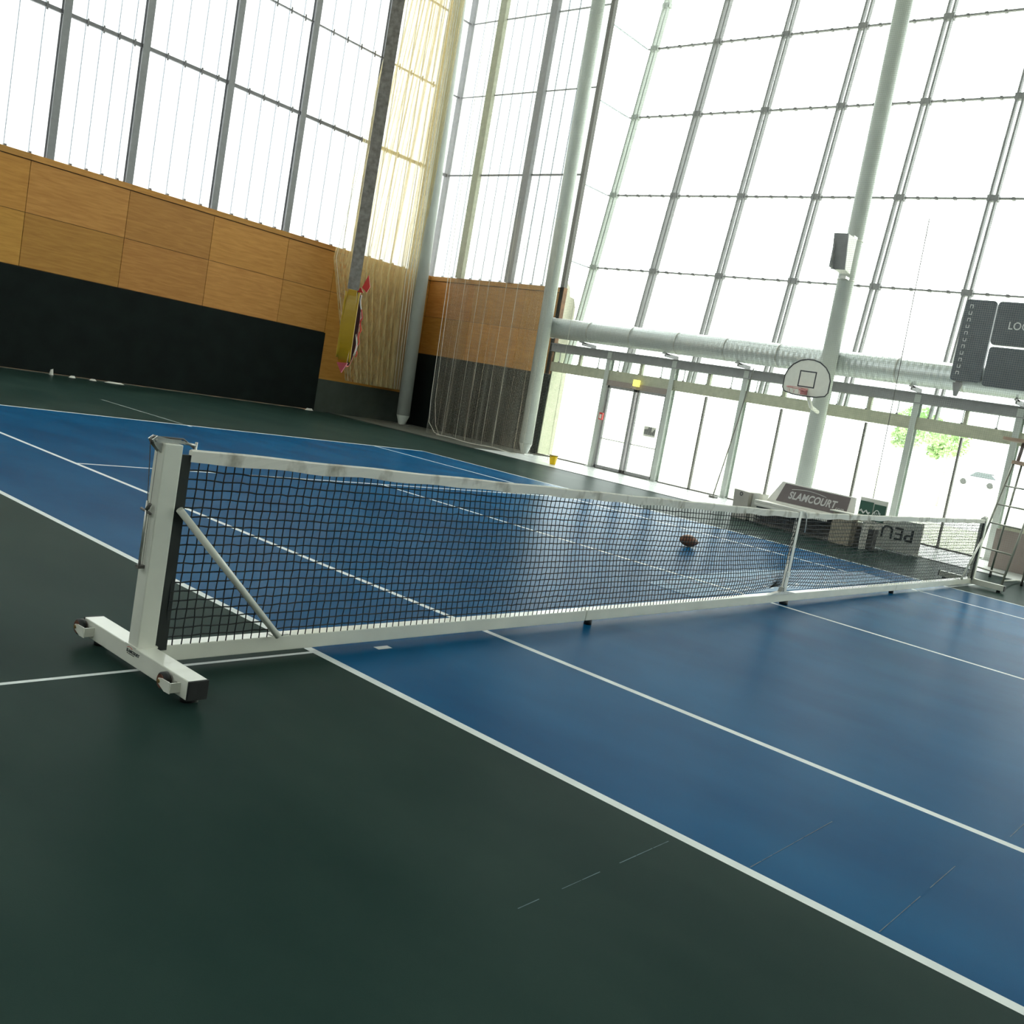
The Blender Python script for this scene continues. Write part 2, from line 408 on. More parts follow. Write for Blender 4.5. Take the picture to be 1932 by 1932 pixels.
# upper back window (frosted vertical channel glass)
w1 = sroot('window_1', (3, YB + .1, 5), 'tall frosted glazing above the back wall')
MUL = [-9.9, -7.65, -5.4, -3.15, -.9, 1.35, 3.6, 6.17, 8.0, 10.26, 12.47, 14.92, 17.2]
b = MB(); b.box(-13, XS, YB + .16, YB + .18, 5.0, 15.2)
b.build('pane', CHANNEL, w1)
for i, x in enumerate(MUL):
    b = MB(); b.box(x - .085, x + .085, YB - .02, YB + .0, 5.0, 15.2); b.box(x - .085, x + .085, YB + .13, YB + .15, 5.0, 15.2); b.box(x - .05, x + .05, YB, YB + .13, 5.0, 15.2)
    b.build('mullion', GREYST, w1)
for z, th in ((8.33, .09), (10.85, .035), (13.2, .035)):
    b = MB(); b.box(-13, XS, YB + .04, YB + .12, z - th / 2, z + th / 2)
    b.build('transom', TRANS, w1)
jn = MB(); ct = MB()
for i in range(len(MUL) - 1):
    for k in range(1, 5):
        x = MUL[i] + (MUL[i+1] - MUL[i]) * k / 5 + .1
        jn.box(x - .008, x + .008, YB + .125, YB + .16, 5.0, 15.2)
        for z in (8.33, 10.85): ct.box(x - .02, x + .02, YB + .02, YB + .04, z - .1, z + .08)
        ct.box(x - .03, x + .03, YB + .02, YB + .1, 5.0, 5.05)
jn.build('panel_joints', THIN, w1); ct.build('clamps', TRANS, w1)
b = MB(); b.box(XS - .02, XS + .1, YB - .03, YB + .2, 5, 15.2); b.build('corner_post', GREYST, w1)

# window above the short side wall
w2 = sroot('window_2', (XS, 18, 5), 'tall glazing above the short side wall')
b = MB(); b.box(XS + .06, XS + .08, 14.95, YB, 5.0, 15.2); b.build('pane', CHANNEL, w2)
for y, m in ((19.45, GREEN_ST), (17.2, GREYST)):
    b = MB(); b.box(XS - .1, XS + .05, y - .12, y + .12, 5, 15.2); b.box(XS - .12, XS - .1, y - .14, y + .14, 5, 15.2); b.build('mullion', m, w2)
for z, th in ((8.33, .05), (10.85, .025), (13.2, .025)):
    b = MB(); b.box(XS + .0, XS + .05, 14.95, YB, z - th / 2, z + th / 2); b.build('transom', TRANS, w2)
jn = MB()
for y in (15.4, 15.85, 16.3, 16.75, 17.65, 18.1, 18.55, 19.0, 19.9, 20.35):
    wd = .012 if 15 < y < 17 else .005
    jn.box(XS + .03, XS + .06, y - wd, y + wd, 5, 15.2)
    jn.box(XS - .02, XS + .05, y - .03, y + .03, 5, 5.05)
jn.build('panel_joints', THIN, w2)
b = MB(); b.box(XS - .08, XS + .06, 14.86, 15.0, 2.4, 15.2, 0); b.box(XS - .08, XS + .08, 14.84, 15.0, 2.42, 5.0, 1); b.box(XS - .08, XS + .08, 14.84, 15.0, 0, 2.4, 2)
struct(b.build('trim_1', [DKST, BROWN, BLKWALL]), 'dark post closing the end of the short side wall')

# ------------------------------------------------------------------ leaning glass front
w3 = sroot('window_3', (XS, 6, 2.6), 'tall outward leaning glass front')
ZT = 15.4
FY = [14.65 - 2.25 * i for i in range(16)]
b = MB(); b.hexa([(fx(2.7) + .1, -20, 2.7), (fx(2.7) + .12, -20, 2.7), (fx(2.7) + .12, 14.9, 2.7), (fx(2.7) + .1, 14.9, 2.7), (fx(ZT) + .1, -20, ZT), (fx(ZT) + .12, -20, ZT), (fx(ZT) + .12, 14.9, ZT), (fx(ZT) + .1, 14.9, ZT)])
b.build('pane', PANE, w3)
for y in FY:
    b = MB()
    for dy in (-.075, .075):
        b.hexa([(fx(2.7) - .06, y+dy-.025, 2.7), (fx(2.7) + .08, y+dy-.025, 2.7), (fx(2.7) + .08, y+dy+.025, 2.7), (fx(2.7) - .06, y+dy+.025, 2.7),
                (fx(ZT) - .06, y+dy-.025, ZT), (fx(ZT) + .08, y+dy-.025, ZT), (fx(ZT) + .08, y+dy+.025, ZT), (fx(ZT) - .06, y+dy+.025, ZT)])
    for z in (4.0, 5.82, 8.07, 10.5, 12.65, 14):
        b.box(fx(z) - .05, fx(z) + .1, y - .13, y + .13, z - .07, z + .07)
    b.build('mullion', LIGHTST if y > 14 else GREYST, w3)
for z in (5.82, 8.07, 10.5, 12.65):
    b = MB(); b.box(fx(z), fx(z) + .08, -20, 14.9, z - .016, z + .016)
    for i in range(15):
        for k in range(1, 5):
            y = FY[i] - 2.25 * k / 5; b.box(fx(z) - .01, fx(z) + .1, y - .035, y + .035, z - .03, z + .03)
    b.build('transom', TRANS, w3)
# narrow triangular return between side wall and leaning front
w4 = sroot('window_4', (XS + .5, 14.93, 5), 'narrow glazed return beside the leaning front')
b = MB(); b.hexa([(XS, 14.92, 5), (fx(5), 14.92, 5), (fx(5), 14.94, 5), (XS, 14.94, 5), (XS, 14.92, ZT), (fx(ZT), 14.92, ZT), (fx(ZT), 14.94, ZT), (XS, 14.94, ZT)]); b.build('pane', PANE, w4)
for z in (5.82, 8.07, 10.5, 12.65):
    b = MB(); b.box(XS + .06, fx(z), 14.90, 14.95, z - .012, z + .012); b.build('transom', THIN, w4)
b = MB(); b.prism([(XS + .06, 3.4), (XS + .66, 3.4), (XS + .58, 4.55), (XS + .46, 4.78), (XS + .26, 4.8), (XS + .2, 5.05), (XS + .06, 5.15)], 'y', 14.86, 14.92)
struct(b.build('trim_2', CREAM), 'cream board above the end of the duct')
b = MB(); b.box(XS, XS + .8, 14.93, 15.0, 0, 3.4); b.box(XS + .0, XS + .16, 14.80, 14.93, 0, 3.3)
struct(b.build('trim_3', GREEN_ST), 'olive grey end post of the ground floor glazing')

# ground floor glazing
w5 = sroot('window_5', (XS - .05, 3, 0), 'ground floor glazing under the duct')
DOORY = (12.65, 10.4)
b = MB(); b.box(XS + .0, XS + .02, -20, DOORY[1], .0, 3.3); b.box(XS + .0, XS + .02, DOORY[0], 14.9, .0, 3.3); b.box(XS, XS + .02, DOORY[1], DOORY[0], 2.5, 3.3)
b.build('pane', PANE, w5)
PY = [12.65 - 2.25 * i for i in range(14)]
for y in PY:
    b = MB()
    b.box(XS - .12, XS - .105, y - .07, y + .07, 0, 3.3); b.box(XS - .105, XS + .04, y - .03, y - .015, 0, 3.3); b.box(XS - .105, XS + .04, y + .015, y + .03, 0, 3.3); b.box(XS + .04, XS + .055, y - .08, y + .08, 0, 3.3)
    b.box(XS - .2, XS + .1, y - .12, y + .12, -.005, .02)
    b.build('post', LIGHTST, w5)
    if abs(y - 11.5) > 1.3 or y < 10:
        ym = y + 1.125
        b = MB(); b.box(XS - .03, XS + .05, ym - .022, ym + .022, 0, 2.5); b.build('thin_post', DKST, w5)
    b = MB(); b.box(XS - .04, XS + .05, y + 1.125 - .04, y + 1.125 + .04, 2.8, 3.15); b.build('short_stud', GREEN_ST, w5)
b = MB()
for z0, z1, mi in ((3.10, 3.34, 0),): b.box(XS - .10, XS + .02, -20, 14.9, z0, z1, 0); b.box(XS - .16, XS + .06, -20, 14.9, z1 - .02, z1); b.box(XS - .16, XS + .06, -20, 14.9, z0, z0 + .02)
b.build('upper_beam', GREYST, w5)
b = MB(); b.box(XS - .06, XS + .04, -20, 14.9, 2.52, 2.80); b.build('lower_beam', GREEN_ST, w5)
jn = MB()
for i in range(30):
    y = 14.6 - i * .75
    jn.box(XS + .0, XS + .03, y - .006, y + .006, 2.8, 3.1); jn.box(XS - .02, XS + .03, y - .025, y + .025, 2.8, 2.83)
jn.build('pane_joints', TRANS, w5)
b = MB(); b.box(XS - .03, XS + .05, -20, 14.9, -.005, .03); b.build('bottom_rail', DKST, w5)

# double door
d1 = sroot('door_1', (XS, 11.52, 0), 'glass double door with notice')
for y0, y1 in ((11.56, 12.56), (10.48, 11.50)):
    b = MB(); b.box(XS - .05, XS + .03, y0, y0 + .07, .02, 2.38); b.box(XS - .05, XS + .03, y1 - .07, y1, .02, 2.38)
    b.box(XS - .05, XS + .03, y0, y1, .02, .1); b.box(XS - .05, XS + .03, y0, y1, 2.31, 2.38)
    lf = b.build('door_leaf', GREYST, d1)
    b = MB(); b.box(XS - .01, XS + .005, y0 + .07, y1 - .07, .1, 2.31); b.build('door_pane', PANE, lf)
    b = MB(); b.tube([(XS - .06, y0 + .06, .87), (XS - .12, y0 + .08, .87), (XS - .12, y1 - .08, .87), (XS - .06, y1 - .06, .87)], .012); b.build('push_bar', GREYST, lf)
b = MB(); b.box(XS - .08, XS + .02, 10.4, 12.65, 2.38, 2.53); b.build('door_head', BROWN if False else MAUVE, d1)
nt_ = MB(); nt_.box(XS - .058, XS - .052, 10.63, 11.03, 1.17, 1.44)
no = tag(nt_.build('door_notice', WPL), 'small white notice with dark lettering on the right door leaf', 'notice')
b = MB(); rn = random.Random(5)
for k in range(9):
    y = 11.0 - k * .04; h = rn.uniform(.08, .17) + (.05 if k in (3, 4, 5) else 0)
    b.box(XS - .062, XS - .059, y - .028, y, 1.22, 1.22 + h)
b.build('notice_lettering', INK, no)
b = MB(); b.box(XS - .2, XS - .12, 11.40, 11.60, 2.46, 2.64)
tag(b.build('exit_light', YEMIT, bevel=.01), 'small glowing yellow exit light above the double door', 'exit light')
b = MB(); b.box(XS - .19, XS - .13, 12.46, 12.58, 1.38, 1.58, 0); b.box(XS - .195, XS - .19, 12.48, 12.56, 1.41, 1.53, 1)
tag(b.build('alarm_box', [RED, WPL]), 'small red and white alarm box on the post left of the door', 'alarm')

# remaining shell
b = MB(); b.box(-13.1, -13, -20, YB, 0, 8.5); b.box(-13.1, -13, -20, YB, 13.5, 15.2); b.box(-13.1, -13, -20, -16, 8.5, 13.5); b.box(-13.1, -13, 17, YB, 8.5, 13.5); struct(b.build('wall_left', WALLG))
w6 = sroot('added_fill_window', (-13, 0, 8.5), 'added unseen clerestory on the opposite long wall, for fill light')  # added window, out of view: brings fill light to surfaces facing the court
b = MB(); b.box(-13.07, -13.05, -16, 17, 8.5, 13.5); b.build('pane', CHANNEL, w6)
for k in range(9):
    b = MB(); b.box(-13.08, -12.95, -16 + k * 4.1, -15.85 + k * 4.1, 8.5, 13.5); b.build('mullion', GREYST, w6)
b = MB(); b.box(-13, 21, -20.1, -20, 0, 15.2); struct(b.build('wall_front', WALLG))
b = MB(); b.box(-13, 18.1, -20, YB + .2, 15.2, 15.4); b.box(18.1, 20.4, -20, 14.95, 15.2, 15.4); struct(b.build('ceiling', CEIL))

portal('portal_left', (-13.3, .5, 11), (1, 0, 0), 33, 5, 'Z')
# portals: guide sky sampling through the glazing
portal('portal_back', (2.5, YB + .3, 9.5), (0, -1, 0), 31, 9, 'Z')
portal('portal_front', (fx(8.6) + .3, -2.5, 8.6), (-1, 0, -LEAN), 35, 12.0, 'Z')
portal('portal_ground', (XS + .3, -2.5, 1.65), (-1, 0, 0), 35, 3.2, 'Z')
portal('portal_side', (XS + .3, 17.9, 9.5), (-1, 0, 0), 6, 9, 'Z')

# ------------------------------------------------------------------ columns
def column(x, y, r, label, dy=0):
    t = thing('steel_column', label, 'column', (x, y, -.005), 'round columns along the glass front')
    b = MB(); b.tube([(x, y, .3), (x, y + dy, 15.2)], r, 28); b.build('shaft', LIGHTST, t)
    b = MB(); b.tube([(x, y, -.005), (x, y, .02), (x, y, .3)], [r * .55, r * .55, r], 24); b.build('tapered_foot', LIGHTST, t)
    b = MB(); b.box(x - r, x + r, y - r, y + r, -.005, .015); b.build('base_plate', ZINC, t)
column(17, 19.97, .21, 'round grey column in the corner behind the cream netting', .62)
column(17, 14.42, .19, 'round grey column at the end of the short wooden wall', .26)
column(17, 5.55, .19, 'round grey column behind the basketball backboard')
column(17, -3.3, .19, 'round grey column far right beyond the umpire chair')

# ------------------------------------------------------------------ duct
t = thing('ventilation_duct', 'long round galvanised air duct running across the glass front', 'air duct', (17.4, 3, 3.4))
b = MB(); b.tube([(17.4, 14.55, 3.73), (17.4, -16, 3.73)], .29, 32); b.build('duct_shell', DUCT, t)
for y in [14.5 - 1.5 * k for k in range(14)]:
    b = MB(); b.tube([(17.4, y, 3.73), (17.4, y + .03, 3.73)], .298, 32); b.build('seam_ring', ZINC, t)
for y in (13.3, 10.4, 8.15, 3.65, 1.4, -3.1):
    b = MB(); b.box(17.38, XS, y - .02, y + .02, 3.34, 3.44); b.prism([(17.2, 3.40), (17.6, 3.40), (17.5, 3.44), (17.3, 3.44)], 'y', y - .02, y + .02); b.build('bracket', GREYST, t)

# ------------------------------------------------------------------ dividing net (mesh of threads)
NX, NY0, NY1, NZ1 = 15.9, -3.0, 17.5, 13.4
b = MB()
p = .042; ny = int((NY1 - NY0) / p)
for i in range(ny + 1):
    y = NY1 - i * p; dx = .05 * math.sin(y * 2.1) + .02 * math.sin(y * 7.3)
    if y > 12.5: dx += .07 * math.sin(y * 9)
    b.tube([(NX + dx, y, .02), (NX + dx * .5, y, 4), (NX, y, NZ1)], .0017, 3, cap=False)
nz = int(NZ1 / p)
for k in range(nz):
    z = .03 + k * p
    pts = []
    f = max(0, 1 - z / 9)
    for j in range(0, 70):
        y = NY1 - (NY1 - NY0) * j / 69
        dx = (.05 * math.sin(y * 2.1) + .02 * math.sin(y * 7.3) + (.07 * math.sin(y * 9) if y > 12.5 else 0)) * f
        pts.append((NX + dx, y, z))
    b.tube(pts, .0017, 3, cap=False)
dn = thing('dividing_net', 'fine mesh dividing net hanging in front of the glass front', 'net', (NX, 8, 0))
b.build('net_mesh', CORD, dn)
b = MB(); b.tube([(NX, NY0, NZ1), (NX, NY1, NZ1)], .02, 8); b.build('top_rail', GREYST, dn)
b = MB(); b.tube([(NX, NY1 + .35, NZ1), (NX, NY1 + .2, 6), (NX - .03, NY1 - .02, 1.0), (NX - .03, NY1 - .1, .35), (NX - .02, NY1 - .4, .08), (NX - .02, NY1 - .8, .03)], .009, 6)
b.tube([(NX, NY1 + .05, 5), (NX - .03, NY1 - .22, 1.0), (NX - .02, NY1 - .4, .3), (NX - .02, NY1 - .6, .05)], .006, 6)
b.build('edge_cord', CORD2, dn)
b = MB(); pts = [(NX - .02, NY1 - .5 - k * .3, .03 + .015 * math.sin(k)) for k in range(12)]; b.tube(pts, .014, 6); b.build('bottom_cord', CORD2, dn)
# slack folds of the same net gathered towards the corner
b = MB(); rows = []
for i in range(140):
    u = i / 139; y = NY1 - .05 - u * 3.9; rows.append((NX + .14 + .10 * math.sin(u * 60) + .05 * math.sin(u * 23), y))
for i in range(139):
    (xa, ya), (xb, yb) = rows[i], rows[i+1]
    zb = .05
    f = b.bm.faces.new([b.bm.verts.new(q) for q in ((xa, ya, zb), (xb, yb, zb), (NX + (xb - NX) * .3, yb, 6.5), (NX + (xa - NX) * .3, ya, 6.5))]); f.smooth = True
b.build('slack_folds', WSHEER, dn, keep=True)
b = MB()
for y in (16.9, 16.3, 15.9, 15.2, 14.75, 13.3, 12.6): b.tube([(NX + .1, y, .05), (NX + .02, y + .05, 7)], .006, 4)
b.build('fold_cord', CORD2, dn)

# cream net gathered in the corner
cn = thing('gathered_netting', 'cream netting gathered in long folds in the corner left of the thick column', 'netting', (15.5, 20.2, 1.05))
b = MB(); N = 170
def edge_l(z): return 14.82 - .31 * (z - 1.1) if z < 4.7 else 13.73 + .11 * (z - 4.6)
for layer, (amp, off, x1) in enumerate(((.10, 0, 16.95), (.07, .22, 16.97))):
    for i in range(N - 1):
        q = []
        for (ii, z) in ((i, 1.08), (i + 1, 1.08), (i + 1, 4.6), (i, 4.6)):
            u = ii / (N - 1); x0 = edge_l(z) + layer * .6
            q.append((x0 + (x1 - x0) * u, 20.25 + off + amp * math.sin(u * 70 + layer) + .04 * math.sin(u * 31), z))
        b.face(q)
        q = []
        for (ii, z) in ((i, 4.6), (i + 1, 4.6), (i + 1, 13.6), (i, 13.6)):
            u = ii / (N - 1); x0 = edge_l(z) + layer * .6
            q.append((x0 + (x1 - x0) * u, 20.25 + off + amp * math.sin(u * 70 + layer) + .04 * math.sin(u * 31), z))
        b.face(q)
b.build('net_folds', YSHEER, cn, keep=True)
for x, x2 in ((14.82, 14.4), (16.72, 16.5), (16.8, 16.62), (16.88, 16.7), (16.6, 16.35)):
    b = MB(); b.tube([(x, 20.15, 1.1), (x2 if x > 15 else 13.73, 20.15, 4.6), (x2 if x > 15 else 14.72, 20.15, 13.6)], .014 if x > 15 else .008, 6); b.build('hanging_cord', CORD2, cn)

# ------------------------------------------------------------------ mobile tennis net
net = thing('tennis_net_frame', 'mobile tennis net on a white steel frame across the court', 'tennis net', (5.5, 0, 0))
XL, XR = -.94, 11.93
def ztop(x): return .965 + .09 * min(1.05, abs(x - 5.47) / 6.35) ** 1.15
b = MB(); b.box(XL + .045, 2.315, -.035, .045, .04, .12); b.build('ground_beam', WHITE, net, bevel=.004)
b = MB(); b.box(2.325, 8.65, -.035, .045, .04, .12); b.build('ground_beam', WHITE, net, bevel=.004)
b = MB(); b.box(8.66, XR - .045, -.035, .045, .04, .12); b.build('ground_beam', WHITE, net, bevel=.004)
for x in (2.4, 5.6, 8.6):
    b = MB(); b.tube([(x, -.0, 0), (x, -.0, .04)], .03 if x != 5.6 else .045, 12); b.build('support_pad', BLACK, net)
for side, xs in ((-1, XL), (1, XR)):
    b = MB(); b.box(xs - .045, xs + .045, -.52, .48, .035, .12); ft = b.build('foot_beam', WHITE, net, bevel=.004)
    for y0, y1 in ((-.528, -.52), (.48, .488)):
        b = MB(); b.box(xs - .046, xs + .046, y0 - .002, y1 + .002, .034, .121); b.build('end_cap', BLACK, ft, bevel=.003)
    for y in (-.44, .40):
        b = MB(); b.tube([(xs + .01, y, 0), (xs + .01, y, .012), (xs + .01, y, .035)], [.032, .032, .028], 14); b.build('rubber_pad', BLACK, ft)
    b = MB(); b.tube([(xs + .035, -.46, 0), (xs + .035, -.46, .036)], .012, 8); b.build('levelling_screw', ZINC, ft)
    for y in (-.37, .46):
        wx = xs + side * .07; 
        b = MB(); b.prism([(y + .012, .070), (y + .008, .092), (y - .02, .098), (y - .085, .100), (y - .095, .052), (y - .05, .050), (y - .01, .064)], 'x', wx + side * .019, wx + side * .023)
        b.box(min(wx + side * .021, xs + side * .045), max(wx + side * .021, xs + side * .045), y - .095, y - .088, .055, .098)
        b.box(min(wx - side * .026, xs + side * .045), max(wx - side * .026, xs + side * .045), y - .09, y - .05, .07, .09)
        b.build('wheel_bracket', WHITE, ft)
        b = MB(); b.tube([(wx - .016, y, .080), (wx - .012, y, .080), (wx + .012, y, .080), (wx + .016, y, .080)], [.032, .038, .038, .032], 22, mi=0)
        b.tube([(wx - .018, y, .080), (wx + .018, y, .080)], .030, 18, mi=1); b.tube([(wx - .027, y, .08), (wx + .027, y, .08)], .009, 10, mi=2)
        b.build('wheel', [BLACK, RUST, BRASS], ft)
    b = MB(); b.box(xs - .043, xs + .043, -.052, .036, .12, 1.07); po = b.build('post', WHITE, net, bevel=.005)
    b = MB(); b.box(xs - .05, xs + .05, -.06, .045, .118, .126); b.build('weld_plate', WHITE, po)
    s = -side   # inner direction
    b = MB(); b.tube([(xs + s * .060, -.060, .775), (xs + s * .675, -.060, .128)], .0165, 14); br = b.build('brace', WHITE, net)
    b = MB(); b.box(min(xs + s * .66, xs + s * .76), max(xs + s * .66, xs + s * .76), -.03, .02, .12, .125); b.build('brace_plate', ZINC, br)
    # pulley head
    b = MB(); b.prism([(xs + side * .02, 1.0), (xs + side * .075, 1.055), (xs + side * .09, 1.08), (xs + side * .07, 1.098), (xs + side * .02, 1.09), (xs - side * .06, 1.085), (xs - side * .06, 1.072), (xs + side * .02, 1.072)], 'y', -.03, -.022)
    b.prism([(xs + side * .02, 1.0), (xs + side * .075, 1.055), (xs + side * .09, 1.08), (xs + side * .07, 1.098), (xs + side * .02, 1.09), (xs - side * .06, 1.085), (xs - side * .06, 1.072), (xs + side * .02, 1.072)], 'y', .006, .014)
    b.build('pulley_cheek', ZINC, po)
    b = MB(); b.tube([(xs + side * .07, -.02, 1.078), (xs + side * .07, .004, 1.078)], .018, 16, mi=0); b.tube([(xs + side * .07, -.036, 1.078), (xs + side * .07, .02, 1.078)], .007, 8, mi=1)
    b.build('pulley', [DKST, ZINC], po)
    b = MB(); b.tube([(xs + side * .06, -.008, 1.092), (xs - side * .06, -.008, 1.092), (xs - side * .13, -.02, ztop(xs - side * .13) - .01)], .005, 6); b.build('head_cable', DKST, po)
    b = MB(); b.tube([(xs - side * .115, -.02, .995), (xs - side * .118, -.02, 1.085)], .006, 8); b.tube([(xs - side * .06, -.02, 1.075), (xs - side * .12, -.02, 1.07)], .006, 8); b.build('net_hook', ZINC, po)
    # tension cable and rod on the outer face
    ox = xs + side * .052
    b = MB(); b.tube([(xs + side * .088, -.008, 1.078), (ox + side * .012, -.008, .80)], .002, 5); b.tube([(xs + side * .05, -.008, 1.05), (ox + side * .004, -.02, .5)], .0012, 4); b.build('tension_cable', DKST, po)
    b = MB(); b.tube([(ox + side * .012, -.008, .80), (ox + side * .012, -.012, .50)], .006, 8, mi=0)
    b.tube([(ox + side * .004, -.035, .745), (ox + side * .02, .025, .76)], .006, 8, mi=1); b.tube([(ox + side * .01, -.03, .79), (ox + side * .012, -.01, .76)], .008, 8, mi=1)
    b.box(min(ox - side * .01, ox + side * .022), max(ox - side * .01, ox + side * .022), -.022, .0, .49, .505, 1)
    b.build('tension_rod', [ZINC, DKST], po)
    if side < 0:
        text_obj('maker_logo', 'SLAMCOURT', (xs - .0465, .035, .088), (0, -1, 0), (0, 0, 1), .02, INK, ft, .0004, .0006, .25)
        b = MB(); b.tube([(xs - .0465, .03 - k * .006, .107 + .006 * math.sin(k / 8 * math.pi)) for k in range(9)], .0012, 4); b.build('logo_arc', RED, ft)
        text_obj('maker_line', 'www.slamcourt.com', (xs - .0465, .028, .080), (0, -1, 0), (0, 0, 1), .008, INK, ft, .0004)
# net body
rn = random.Random(11)
NXL, NXR, NYP = -.845, 11.835, -.036
ncol = int((NXR - NXL) / .0447); nrow = 20
def jit(i, k, s): return (rn2(i * 31 + k * 17 + s) - .5)
def rn2(n): return (math.sin(n * 12.9898) * 43758.5453) % 1
def npt(u, v, i=0, k=0):
    x = NXL + (NXR - NXL) * u; zt = ztop(x) - .055; zb = .118
    z = zb + (zt - zb) * v
    dx = .010 * math.sin(x * 3.1 + v * 5) * math.sin(v * math.pi) + .012 * math.sin(x * 1.1) * (1 - v)
    dy = .018 * math.sin(x * 2.3 + v * 4) * math.sin(v * math.pi)
    d = x - 5.47; a = math.exp(-(d / .75) ** 2) * max(0, 1 - v / .38) ** 1.3
    dx += -.20 * a * math.copysign(1, d) * min(1, abs(d) * 3) + .05 * math.exp(-((d + .5) / 1.2) ** 2) * math.sin(v * 9)
    dy += .10 * a; z += .05 * a * (1 - v)
    if 0 < k < nrow: dx += .006 * jit(i, k, 1); z += .006 * jit(i, k, 2)
    return (x + dx, NYP + .004 + dy, z)
b = MB()
for i in range(ncol + 1):
    b.tube([npt(i / ncol, k / nrow, i, k) for k in range(nrow + 1)], .0035, 4, cap=False)
for k in range(1, nrow + 1):
    b.tube([npt(i / ncol, k / nrow, i, k) for i in range(ncol + 1)], .0035 if k < nrow else .0045, 4, cap=False)
b.build('net_mesh', NETBLK, net)
# bright bottom hem lies on the beam
# head band
b = MB(); n = 160
prev = None
for i in range(n + 1):
    x = NXL - .005 + (NXR - NXL + .01) * i / n; zt = ztop(x) + .002 * math.sin(x * 9); zb = zt - .062 + .004 * math.sin(x * 13)
    th = .010
    ring = [b.bm.verts.new(q) for q in ((x, NYP - th, zb), (x, NYP - th - .002 * math.sin(x * 37), (zt + zb) / 2), (x, NYP - th, zt - .008), (x, NYP, zt), (x, NYP + th + .008, zt - .008), (x, NYP + th + .008, zb))]
    if prev:
        for k in range(6): b.bm.faces.new((prev[k], prev[(k+1) % 6], ring[(k+1) % 6], ring[k]))
    else: b.bm.faces.new(ring[::-1])
    prev = ring
b.bm.faces.new(prev)
b.build('head_band', BAND, net, smooth=False)
for x0, x1, x2 in ((-.893, -.838, -.850), (11.883, 11.828, 11.840)):
    b = MB(); b.prism([(x0, .10), (x1, .10), (x2, ztop(x0) - .03), (x0, ztop(x0) - .03)], 'y', NYP - .006, NYP + .012); b.build('side_band', TAPEB, net)
b = MB(); b.box(5.445, 5.495, NYP - .016, NYP - .010, .15, ztop(5.47) + .005); b.box(5.445, 5.495, NYP + .02, NYP + .024, .15, ztop(5.47) + .005); b.box(5.445, 5.495, NYP - .016, NYP + .024, ztop(5.47) + .003, ztop(5.47) + .009)
cs = b.build('centre_strap', WPL, net)
b = MB(); b.prism([(5.16, .12), (5.74, .12), (5.66, .132), (5.52, .15), (5.50, .19), (5.44, .19), (5.41, .15), (5.24, .132)], 'y', -.045, .0); b.build('strap_anchor', ZINC, cs)
b = MB(); b.box(5.44, 5.50, NYP - .022, NYP - .014, .30, .35); b.box(5.415, 5.44, NYP - .02, NYP - .012, .2, .36); b.build('strap_buckle', ZINC, cs)
b = MB(); b.tube([(5.49, NYP - .012, .965), (5.55, NYP - .02, .972), (5.60, NYP - .02, .93), (5.62, NYP - .02, .85), (5.63, NYP - .02, .76)], .006, 6); b.build('strap_tail', WPL, cs)

# ------------------------------------------------------------------ ball behind the net
b = MB(); bx_, by_ = 7.72, 2.56
for i in range(12):
    pass
bmesh.ops.create_uvsphere(b.bm, u_segments=20, v_segments=12, radius=1)
for v in b.bm.verts:
    x, y, z = v.co; s = 1 - .35 * abs(x) ** 2
    r = Matrix.Rotation(math.radians(-28), 3, 'Z') @ Vector((x * .155, y * .085 * s, 0))
    v.co = Vector((bx_ + r.x, by_ + r.y, .082 + z * .082 * s + .02 * (-x) * (z > 0)))
bl = b.build('leather_ball', LEATH, smooth=True); tag(bl, 'brown oval leather ball lying on the blue court behind the net', 'ball')

# ------------------------------------------------------------------ hanging yellow sling
H = Vector((2.506419, 3.615557, 2.312867)); HB = Vector((2.512181, 3.611391, 1.544036)); HT = Vector((2.512207, 3.611373, 4.981353))
vd = Vector((H.x - CAM.x, H.y - CAM.y, 0)).normalized(); sd = Vector((vd.y, -vd.x, 0))
sl = thing('hanging_sling', 'yellow vinyl loop with red lacing hanging on a long grey strap', 'hanging loop', (H.x, H.y, HB.z))
Hh = H.z - HB.z
A = (vd * math.cos(math.radians(10)) + sd * math.sin(math.radians(10))); W = (sd * math.cos(math.radians(10)) - vd * math.sin(math.radians(10)))
prof = []  # loop in (a, z)
for k in range(40):
    t_ = 2 * math.pi * k / 40
    a = .17 * (1 - math.cos(t_)) - .0; z = .5 + .5 * math.sin(t_ + math.pi / 2) if False else None
    prof.append((.17 - .17 * math.copysign(abs(math.cos(t_)) ** .6, math.cos(t_)), .5 + .5 * math.copysign(abs(math.sin(t_)) ** .75, math.sin(t_))))
def sp(a, w_, z): 
    base = HB.lerp(H, z); return base + A * a + W * w_
b = MB(); wd = .062
for k in range(40):
    (a0, z0), (a1, z1) = prof[k], prof[(k + 1) % 40]
    sc = lambda z: Hh * z
    P = lambda a, w_, z: sp(a, w_ * (1 - .5 * abs(2 * z - 1) ** 3), z)
    ins = lambda a, z: ((a - .17) * .93 + .17, (z - .5) * .975 + .5)
    (c0, y0), (c1, y1) = ins(a0, z0), ins(a1, z1)
    o = [P(a0, -wd, z0), P(a1, -wd, z1), P(a1, wd, z1), P(a0, wd, z0)]; i_ = [P(c0, -wd, y0), P(c1, -wd, y1), P(c1, wd, y1), P(c0, wd, y0)]
    mi = 0 if k not in (28, 29, 30, 31, 32) else 1
    b.face(o, mi); b.face(i_[::-1], 2); b.face([o[0], i_[0], i_[1], o[1]], 3 if a0 > .17 else mi); b.face([o[3], o[2], i_[2], i_[3]], 3 if a0 > .17 else mi)
bmesh.ops.remove_doubles(b.bm, verts=b.bm.verts[:], dist=1e-4)
